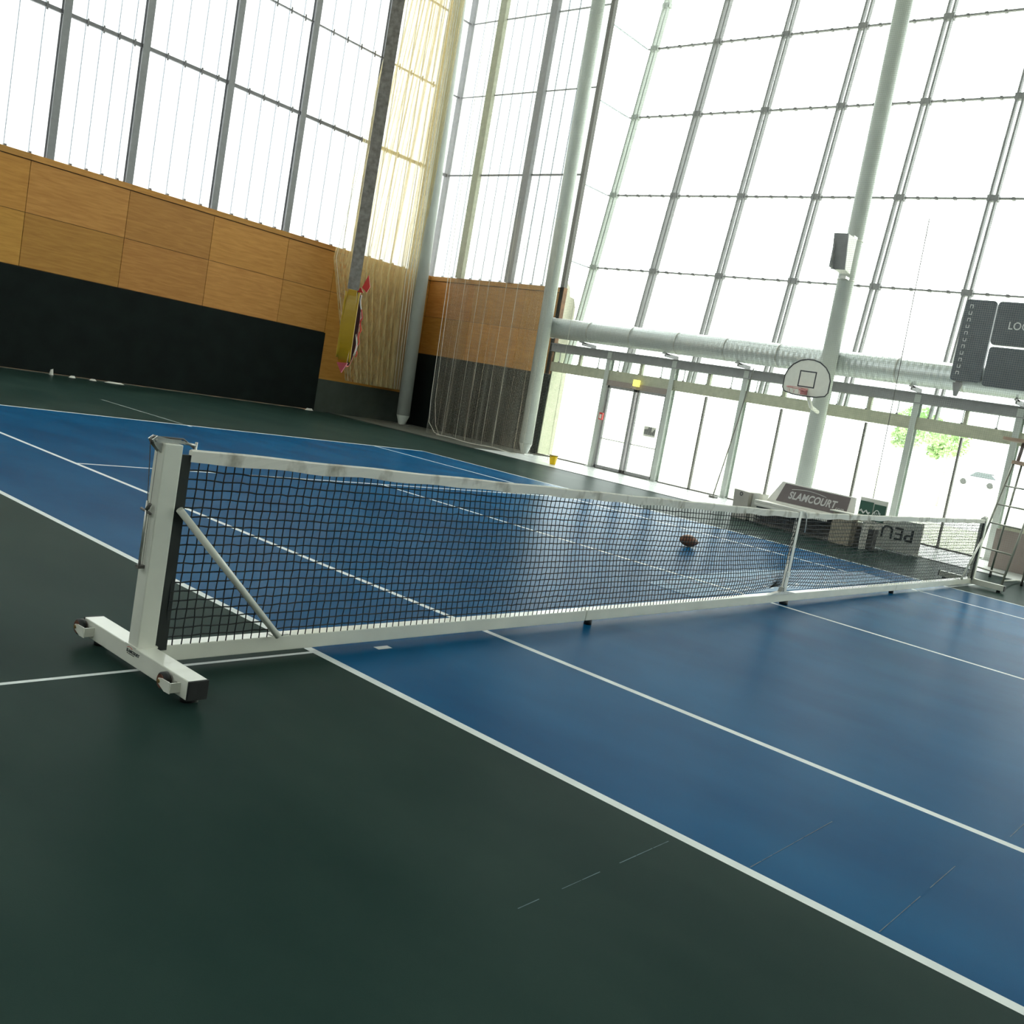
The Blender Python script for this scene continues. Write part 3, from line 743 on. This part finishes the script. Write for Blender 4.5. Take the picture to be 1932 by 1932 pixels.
b.build('loop_band', [YEL, PINK, DKRED, RED], sl, smooth=False)
b = MB(); b.tube([sp(.01, -.052, .1 + .83 * k / 12) for k in range(13)], .011, 8); b.build('left_piping', YEL, sl)
b = MB(); b.tube([sp(.03 - .02 * math.sin(k / 12 * math.pi), .066, .06 + .88 * k / 12) for k in range(13)], .011, 8); b.build('right_piping', YEL, sl)
b = MB(); b.tube([sp(.28 + .06 * math.sin(k / 12 * math.pi), .058 + .015 * math.sin(k), .16 + .78 * k / 12) for k in range(13)], .007, 6, mi=0)
b.tube([sp(.28 + .05 * math.sin(k / 12 * math.pi), .078 + .01 * math.sin(k * 2), .14 + .62 * k / 12) for k in range(13)], .006, 6, mi=1); b.build('lacing', [WPL, RED], sl)
b = MB()
c0 = sp(.12, .07, 1.02); b.prism([(0, 0), (1, 0), (.5, 1)], 'z', 0, 1) if False else None
for q in ([(.0, 0), (.045, .13), (.075, .02)], [(.0, 0), (.05, -.04), (.075, .02)], [(-.01, 0), (-.05, -.05), (.02, -.05)]):
    pts = [c0 + W * x + Vector((0, 0, z)) for x, z in q]; pts2 = [p_ + A * .012 for p_ in pts]
    v1 = [b.bm.verts.new(p_) for p_ in pts]; v2 = [b.bm.verts.new(p_) for p_ in pts2]
    b.bm.faces.new(v1); b.bm.faces.new(v2[::-1])
    for i in range(3): b.bm.faces.new((v1[i], v1[(i+1) % 3], v2[(i+1) % 3], v2[i]))
b.build('red_bow', RED, sl)
b = MB(); tip = [sp(.03, -.05, .035), sp(.03, .05, .05), sp(.05, .0, -.085)]; t2 = [p_ + A * .05 for p_ in tip]
v1 = [b.bm.verts.new(p_) for p_ in tip]; v2 = [b.bm.verts.new(p_) for p_ in t2]; b.bm.faces.new(v1); b.bm.faces.new(v2[::-1])
for i in range(3): b.bm.faces.new((v1[i], v1[(i+1) % 3], v2[(i+1) % 3], v2[i]))
b.build('pink_tip', PINK, sl)
b = MB(); dr = (HT - H); top = H + dr * ((13.95 - H.z) / dr.z); st = H + Vector((0, 0, -.03)) + sd * .01
b.bar(st, top, .108, .006, up=tuple(vd)); b.build('hanging_strap', STRAPM, sl)

# ------------------------------------------------------------------ basketball backboard on the column
BX = 15.45
bb = thing('basketball_backboard', 'fan shaped pale basketball backboard with pink rim in front of the column', 'basketball hoop', (BX, 5.2, 2.4))
cy, zc = 5.22, 3.12
out = [(cy + .56, 2.87), (cy + .60, 2.98)] 
fan = [(-.50, -.34), (-.30, -.385), (0, -.40), (.30, -.385), (.50, -.34), (.555, -.26), (.555, .0), (.50, .15), (.40, .27), (.24, .37), (.08, .41), (-.08, .41), (-.24, .37), (-.40, .27), (-.50, .15), (-.555, .0), (-.555, -.26)]
fanw = [(cy + a * .98, zc + z_ * .98) for a, z_ in fan]
b = MB(); b.prism(fanw, 'x', BX, BX + .03); b.build('board', BOARD, bb)
b = MB(); b.tube([(BX - .003, y, z) for y, z in fanw], .014, 6, closed=True); b.build('board_rim', DARK, bb)
b = MB()
for y0, y1, z0, z1 in ((-.20, .20, .13, .155), (-.20, .20, -.20, -.175), (-.20, -.175, -.2, .155), (.175, .20, -.2, .155)): b.box(BX - .004, BX, cy + y0, cy + y1, zc + z0, zc + z1)
b.build('target_square', DARK, bb)
rc = (BX - .34, cy + .02, 2.86)
b = MB(); b.tube([(rc[0] + .225 * math.cos(a), rc[1] + .225 * math.sin(a), rc[2]) for a in [k * math.pi / 12 for k in range(24)]], .010, 6, closed=True); b.box(rc[0] + .2, BX, cy - .06, cy + .08, 2.83, 2.87); b.box(BX - .02, BX, cy - .07, cy + .09, 2.76, 2.90)
rim = b.build('rim', RIMC, bb)
for k in range(10):
    a = k * math.pi / 5; b = MB(); b.tube([(rc[0] + .22 * math.cos(a), rc[1] + .22 * math.sin(a), 2.86), (rc[0] + .17 * math.cos(a + .2), rc[1] + .17 * math.sin(a + .2), 2.75)], .004, 4); b.build('net_strand', RIMC, rim)
b = MB(); b.tube([(BX + .03, cy, 2.92), (BX + .45, cy, 2.55), (16.75, 5.45, 2.50)], .045, 8); b.tube([(BX + .03, cy, 3.3), (16.75, 5.45, 3.1)], .035, 8); b.box(BX + .03, BX + .08, cy - .25, cy + .25, 2.85, 3.35)
b.build('support_arm', WPL, bb)

# ------------------------------------------------------------------ loudspeaker on that column
sp_ = thing('wall_speaker', 'grey box loudspeaker strapped high on the round column above the backboard', 'speaker', (16.5, 5.4, 5.5))
b = MB(); b.prism([(16.62, 5.62), (16.3, 5.66), (16.12, 6.40), (16.62, 6.40)], 'y', 5.30, 5.56); b.build('speaker_box', WPL, sp_, bevel=.012)
b = MB(); b.prism([(16.296, 5.65), (16.27, 5.64), (16.09, 6.39), (16.12, 6.40)], 'y', 5.28, 5.62); b.box(16.12, 16.62, 5.562, 5.60, 5.66, 6.40) ; b.build('speaker_grille', GREYST, sp_)
for z in (5.55, 6.45):
    b = MB(); b.tube([(17 + .202 * math.cos(k * math.pi / 12), 5.55 + .202 * math.sin(k * math.pi / 12), z) for k in range(24)], .014, 6, closed=True); b.box(16.6, 16.8, 5.38, 5.5, z - .03, z + .03); b.build('clamp', ZINC, sp_)

# ------------------------------------------------------------------ scoreboard
sb = thing('scoreboard', 'dark scoreboard of rounded panels high on the glass front at the right', 'scoreboard', (17.0, 1.9, 3.6))
SX = 16.95
b = MB(); b.prism(rrect(2.09, 2.72, 3.62, 5.33, .07), 'x', SX, SX + .10); p1 = b.build('tall_panel', SIGN, sb)
b = MB(); b.prism(rrect(.5, 2.06, 4.44, 5.33, .07), 'x', SX, SX + .10); p2 = b.build('upper_panel', SIGN, sb)
b = MB(); b.prism(rrect(.5, 2.05, 3.58, 4.40, .07), 'x', SX, SX + .10); p3 = b.build('lower_panel', SIGN, sb)
text_obj('home_lettering', 'LOCAUX', (SX - .004, 1.78, 4.78), (0, -1, 0), (0, 0, 1), .22, WINK, p2, .002, .001, 0, .9)
for k in range(11):
    z = 3.75 + k * .14; y = 2.59; b = MB()
    b.box(SX - .005, SX - .001, y - .035, y - .022, z, z + .07); b.box(SX - .005, SX - .001, y + .022, y + .035, z, z + .07)
    if k % 2: b.box(SX - .005, SX - .001, y - .035, y + .035, z, z + .014)
    else: b.box(SX - .005, SX - .001, y - .035, y + .035, z + .056, z + .07)
    b.build('small_letter', WINK, p1)
for y in (2.55, 1.0):
    b = MB(); b.box(SX + .05, SX + .09, y - .05, y + .05, 3.35, 5.3); b.box(SX + .05, 17.9, y - .04, y + .04, 4.6, 4.68); b.prism([(y - .1, 3.58), (y + .1, 3.58), (y + .03, 3.3), (y - .03, 3.3)], 'x', SX + .03, SX + .09)
    b.build('mounting_frame', GREYST, sb)

# ------------------------------------------------------------------ bench and seats beyond the net
bn = thing('players_bench', 'white players bench with taupe lettered backrest beyond the net', 'bench', (13.75, 4.1, 0))
def slant(z): return 13.78 + .12 * (z - .42) / .5
b = MB(); b.hexa([(slant(.46), 2.86, .46), (slant(.46) + .04, 2.86, .46), (slant(.46) + .04, 4.72, .46), (slant(.46), 4.72, .46), (slant(.9), 2.92, .88), (slant(.9) + .04, 2.92, .88), (slant(.9) + .04, 4.50, .90), (slant(.9), 4.50, .90)]); b.build('backrest', WPL, bn)
b = MB(); b.hexa([(slant(.5) - .006, 3.02, .50), (slant(.5), 3.02, .50), (slant(.5), 4.52, .50), (slant(.5) - .006, 4.52, .50), (slant(.87) - .006, 3.02, .86), (slant(.87), 3.02, .86), (slant(.87), 4.42, .875), (slant(.87) - .006, 4.42, .875)]); pn = b.build('advert_panel', TAUPE, bn)
text_obj('advert_lettering', 'SLAMCOURT', (slant(.62) - .014, 4.28, .60), (0, -1, 0), (.24, 0, 1), .205, GINK, pn, .002, .006, .2, .82)
text_obj('advert_ending', '.com', (slant(.6) - .014, 3.28, .575), (0, -1, 0), (.24, 0, 1), .10, GINK, pn, .002, .001)
b = MB(); b.tube([(slant(.8) - .016, 4.25 - .75 * k / 12, .745 + .07 * math.sin(.5 + k / 12 * 2.3)) for k in range(13)], .007, 5); b.build('advert_arc', GINK, pn)
b = MB(); b.box(13.36, 13.80, 3.17, 4.75, .40, .46); b.box(13.36, 13.38, 3.17, 4.75, .34, .40); b.build('seat', WPL, bn, bevel=.01)
b = MB(); b.box(13.40, 13.78, 3.2, 4.7, .0, .05); b.box(13.7, 13.78, 3.15, 4.75, .05, .40); b.build('seat_base', DKST, bn)
b = MB()
for k in range(5): b.box(13.39, 13.40, 3.2, 4.7, .06 + k * .062, .085 + k * .062)
b.build('front_slats', DARK, bn)
bn2 = thing('storage_box', 'pale grey moulded box seat with round emblem left of the players bench', 'box', (13.7, 5.05, 0))
b = MB(); b.prism([(5.26, 0), (5.30, .58), (4.94, .56), (4.92, 0)], 'x', 13.45, 13.95); b.build('side_panel', GREYPL, bn2, bevel=.01)
b = MB(); b.prism([(4.92, 0), (4.93, .55), (4.77, .57), (4.78, .46), (4.79, 0)], 'x', 13.58, 13.95); b.build('rounded_end', WPL, bn2)
b = MB(); b.tube([(13.447, 5.12 + .03 * math.cos(k * .52), .50 + .035 * math.sin(k * .52)) for k in range(12)], .007, 5, closed=True); b.build('emblem', INK, bn2)
tb = thing('side_table', 'small white table with beige slatted leg between bench and green seat', 'table', (13.55, 2.85, 0))
b = MB(); b.box(13.30, 13.62, 2.38, 3.13, .575, .60); b.build('table_top', WPL, tb, bevel=.004)
b = MB(); b.box(13.34, 13.58, 2.66, 3.06, 0, .575); b.build('slatted_leg', BEIGE, tb)
b = MB(); b.box(13.34, 13.58, 2.42, 2.46, 0, .575); b.build('end_leg', WPL, tb)
gs = thing('green_seat', 'white seat with dark green lettered backrest right of the small table', 'seat', (13.9, 2.6, 0))
b = MB(); b.box(13.92, 13.97, 2.30, 2.84, .46, .93); b.build('backrest', WPL, gs, bevel=.01)
b = MB(); b.box(13.905, 13.918, 2.56, 2.82, .60, .86); g1 = b.build('green_panel', DGREEN, gs)
b = MB(); b.box(13.905, 13.918, 2.31, 2.54, .52, .84); g2 = b.build('green_panel', DGREEN, gs)
b = MB()
b.tube([(13.90, 2.80 - .2 * k / 8, .66 + .03 * math.sin(k * 1.6)) for k in range(9)], .016, 5); b.build('white_script', WINK, g1)
b = MB(); b.tube([(13.90, 2.55 - .17 * k / 8, .62 + .11 * math.sin(k / 8 * math.pi)) for k in range(9)], .009, 5)
for k in range(4): b.tube([(13.90, 2.52 - k * .035, .55), (13.90, 2.50 - k * .035, .69)], .006, 4)
b.build('white_crest', WINK, g2)
b = MB(); b.box(13.64, 13.92, 2.32, 2.82, .38, .45); b.box(13.7, 13.9, 2.36, 2.78, 0, .38, 1); b.build('seat_block', [WPL, DKST], gs)
pb = thing('floor_banner', 'grey floor banner with upside down dark letters beside the green seat', 'banner', (14.25, 2.2, 0))
b = MB(); b.hexa([(14.30, 2.66, .02), (14.32, 2.66, .02), (14.62, 1.80, .02), (14.60, 1.80, .02), (14.30, 2.66, .60), (14.32, 2.66, .60), (14.62, 1.80, .63), (14.60, 1.80, .63)]); fc = b.build('banner_face', GRAYBAN, pb)
d_ = Vector((.30, -.86, 0)).normalized()
text_obj('banner_lettering', 'PEU', Vector((14.30, 2.66, 0)) + d_ * .80 + Vector((-.012, -.004, .47)), -d_, (0, 0, -1), .34, INK, fc, .002, .004, 0, 1.05)
b = MB(); b.bar((14.31, 2.67, 0), (14.31, 2.67, .62), .03, .03); b.box(14.2, 14.5, 2.62, 2.70, 0, .02); b.build('banner_stand', WPL, pb)
b = MB(); b.bar((14.61, 1.79, 0), (14.61, 1.79, .64), .03, .03); b.box(14.5, 14.8, 1.76, 1.84, 0, .02); b.build('banner_stand', WPL, pb)

# umpire chair
uc = thing('umpire_chair', 'tall white umpire chair ladder at the right end of the net', 'umpire chair', (13.3, 0, 0))
FL, FR, RL, RR = Vector((13.0, .34, 0)), Vector((12.68, -.28, 0)), Vector((14.15, .30, 0)), Vector((13.9, -.30, 0))
TFL, TFR, TRL, TRR = Vector((13.3, .12, 2.02)), Vector((13.15, -.42, 2.02)), Vector((13.55, .05, 2.02)), Vector((13.4, -.48, 2.02))
for a, c in ((FL, TFL), (FR, TFR), (RL, TRL), (RR, TRR)):
    b = MB(); b.tube([a + Vector((0, 0, .04)), c], .019, 10); lg_ = b.build('leg', GREYTUBE, uc)
    b = MB(); b.tube([a, a + (c - a) * .035], .024, 10); b.build('rubber_foot', BLACK, lg_)
for z in (.22, .55, .98, 1.30, 1.62):
    u = z / 2.02; b = MB(); b.tube([FL.lerp(TFL, u), FR.lerp(TFR, u)], .014, 8); b.build('rung', GREYTUBE, uc)
for u in (.07,):
    b = MB(); b.tube([FR.lerp(TFR, .06), RR.lerp(TRR, .03) + Vector((.1, .15, 0)), RR + Vector((.45, .15, .05))], .016, 8); b.build('stabiliser', WPL, uc)
b = MB(); b.hexa([(13.1, -.5, 2.0), (13.65, -.55, 2.0), (13.72, .06, 2.0), (13.25, .14, 2.0), (13.1, -.5, 2.06), (13.65, -.55, 2.06), (13.72, .06, 2.06), (13.25, .14, 2.06)]); b.build('platform', TAN, uc)
b = MB(); b.tube([(13.3, .06, 2.06), (13.25, .02, 2.36)], .03, 8); b.build('arm_support', MAUVE, uc)
b = MB(); b.tube([(13.6, -.02, 2.06), (13.6, -.02, 2.36)], .02, 8); b.build('arm_support', MAUVE, uc)
b = MB(); b.prism([(12.95, .28), (12.95, -.05), (13.2, -.12), (13.3, -.5), (13.5, -.5), (13.5, .06), (13.2, .30)], 'z', 2.36, 2.41); b.build('arm_board', TAN, uc)
b = MB(); b.box(13.65, 13.7, -.55, .0, 2.06, 2.7); b.build('backrest', MAUVE, uc)
b = MB(); b.prism([(16.35, 0), (16.75, 0), (16.72, .78), (16.38, .78)], 'y', -1.2, .95, 0); b.prism([(16.36, .78), (16.74, .78), (16.7, .86), (16.4, .86)], 'y', -1.2, .90, 1)
tag(b.build('padded_bin', [MAUVE, GREEN_ST]), 'taupe boxy bin with grey lid behind the umpire chair legs', 'bin')

# ropes and pole by the glass front
b = MB(); b.tube([(17.45, 7.72, 3.35), (17.42, 7.85, 2.0), (17.3, 8.0, .5), (17.22, 8.02, .03)], .015, 6); b.box(17.15, 17.3, 7.92, 8.1, -.004, .05)
tag(b.build('guy_rope', DKST), 'dark slack rope hanging from the duct down to the walkway', 'rope')
b = MB(); b.tube([(15.2, 3.10, .02), (15.2, 3.13, 2.5), (15.2, 3.2, 6.5)], .008, 6)
tag(b.build('hanging_cable', DKST), 'single dark cable hanging vertically right of the backboard', 'cable')

# bucket
bk = thing('yellow_bucket', 'small yellow plastic bucket on the bright walkway', 'bucket', (15.65, 12.1, -.005))
b = MB(); b.tube([(15.65, 12.1, -.003), (15.65, 12.1, .02), (15.65, 12.1, .235)], [.075, .08, .115], 14); b.build('bucket_body', BUCK, bk)
b = MB(); b.tube([(15.65 + .12 * math.cos(k * .45), 12.1 + .12 * math.sin(k * .45), .235) for k in range(14)], .007, 6, closed=True); b.tube([(15.535, 12.05, .23), (15.5, 12.1, .17), (15.545, 12.16, .23)], .004, 5); b.build('bucket_rim', DKST, bk)

# scraps at the foot of the black wall
for k, (x, y, sx_, sz, lab) in enumerate(((6.68, 20.66, .05, .15, 'white upright scrap standing at the foot of the black wall, leftmost'), (7.16, 20.65, .10, .05, 'flat white scrap at the foot of the black wall, second from the left'),
        (7.62, 20.62, .10, .04, 'small pale scrap at the foot of the black wall, third from the left'), (8.2, 20.66, .3, .035, 'long thin pale scrap at the foot of the black wall'), (13.95, 20.66, .16, .06, 'pale crumpled scrap at the right end of the black wall'))):
    b = MB(); n = 7
    ring = [(x + sx_ * math.cos(i * 2 * math.pi / n) * random.uniform(.7, 1.1), y + .05 * math.sin(i * 2 * math.pi / n) * random.uniform(.7, 1.1)) for i in range(n)]
    lo = [b.bm.verts.new((p_[0], p_[1], .001)) for p_ in ring]; hi = [b.bm.verts.new((x + (p_[0] - x) * .6, y + (p_[1] - y) * .6, sz * random.uniform(.8, 1.1))) for p_ in ring]
    b.bm.faces.new(lo[::-1]); b.bm.faces.new(hi)
    for i in range(n): b.bm.faces.new((lo[i], lo[(i+1) % n], hi[(i+1) % n], hi[i]))
    tag(b.build('paper_scrap', WPL), lab, 'scrap', 'pale scraps at the foot of the back wall')
b = MB(); pts = [(5.4 + k * .35, 20.78 + .03 * math.sin(k * 2.3), .01 + .008 * math.sin(k * 3.1)) for k in range(25)]; b.tube(pts, .016, 6)
tag(b.build('hem_roll', DADO), 'grey rolled hem lying along the foot of the black wall', 'hem')

# ------------------------------------------------------------------ outdoors
b = MB(); b.prism([(18.1, -.06), (42, -.06), (90, 1.3), (220, 1.3), (220, -.5), (18.1, -.5)], 'y', -80, 200)
struct(b.build('outdoor_ground', GRASS), 'pale sunlit ground outside')
b = MB(); b.box(30, 42, -80, 140, -.059, -.05)
struct(b.build('outdoor_path', ASPH), 'pale road outside')
def leaves(b, c, r, n, sz, sq=.8):
    for _ in range(n):
        while True:
            p_ = Vector((random.uniform(-1, 1), random.uniform(-1, 1), random.uniform(-1, 1)))
            if p_.length < 1: break
        p_ = Vector((p_.x * r, p_.y * r, p_.z * r * sq)) + Vector(c); a = random.uniform(0, 6.28); e = random.uniform(-1, 1)
        u = Vector((math.cos(a), math.sin(a), e)).normalized() * sz; v = u.cross(Vector((random.random(), random.random(), random.random()))).normalized() * sz * .6
        b.face([p_ - u, p_ - v, p_ + u, p_ + v])
def tree(x, y, z, r, label, n=900):
    t = thing('young_tree', label, 'tree', (x, y, -.06), 'young trees outside the glass front')
    b = MB(); b.tube([(x, y, -.06), (x + .1, y, z * .6), (x, y + .1, z)], [.09, .07, .03], 7); b.build('trunk', BARK, t)
    b = MB(); leaves(b, (x, y, z), r, n, .11); leaves(b, (x + .3, y + r * .7, z - r * .6), r * .5, n // 3, .11); b.build('foliage', LEAF, t, keep=True)
tree(40, 11.5, 3.7, 1.15, 'leafy green young tree outside between the posts, left of the pair')
tree(46, 11.9, 3.5, 1.05, 'leafy green young tree outside, right of the pair and lower')
cr_ = thing('parked_car', 'distant white car parked outside beyond the glass front', 'car', (100, 25.4, 1.3))
def cx_(y, z): return (y, z)
b = MB(); b.prism([(27.9, 1.55), (27.9, 2.0), (27.2, 2.22), (26.5, 2.3), (23.6, 2.3), (23.3, 2.1), (23.3, 1.55)], 'x', 99.1, 100.8); b.build('body', CARW, cr_, bevel=.08)
b = MB(); b.prism([(26.6, 2.28), (25.9, 2.85), (24.4, 2.85), (23.7, 2.28)], 'x', 99.2, 100.7); b.build('cabin', CARG, cr_, bevel=.06)
b = MB(); b.prism([(26.1, 2.85), (25.8, 2.93), (24.5, 2.93), (24.3, 2.85)], 'x', 99.2, 100.7); b.build('roof', CARW, cr_)
for y in (27.0, 24.2):
    b = MB(); b.tube([(99.05, y, 1.62), (99.3, y, 1.62)], .32, 16); b.build('wheel', TIRE, cr_)
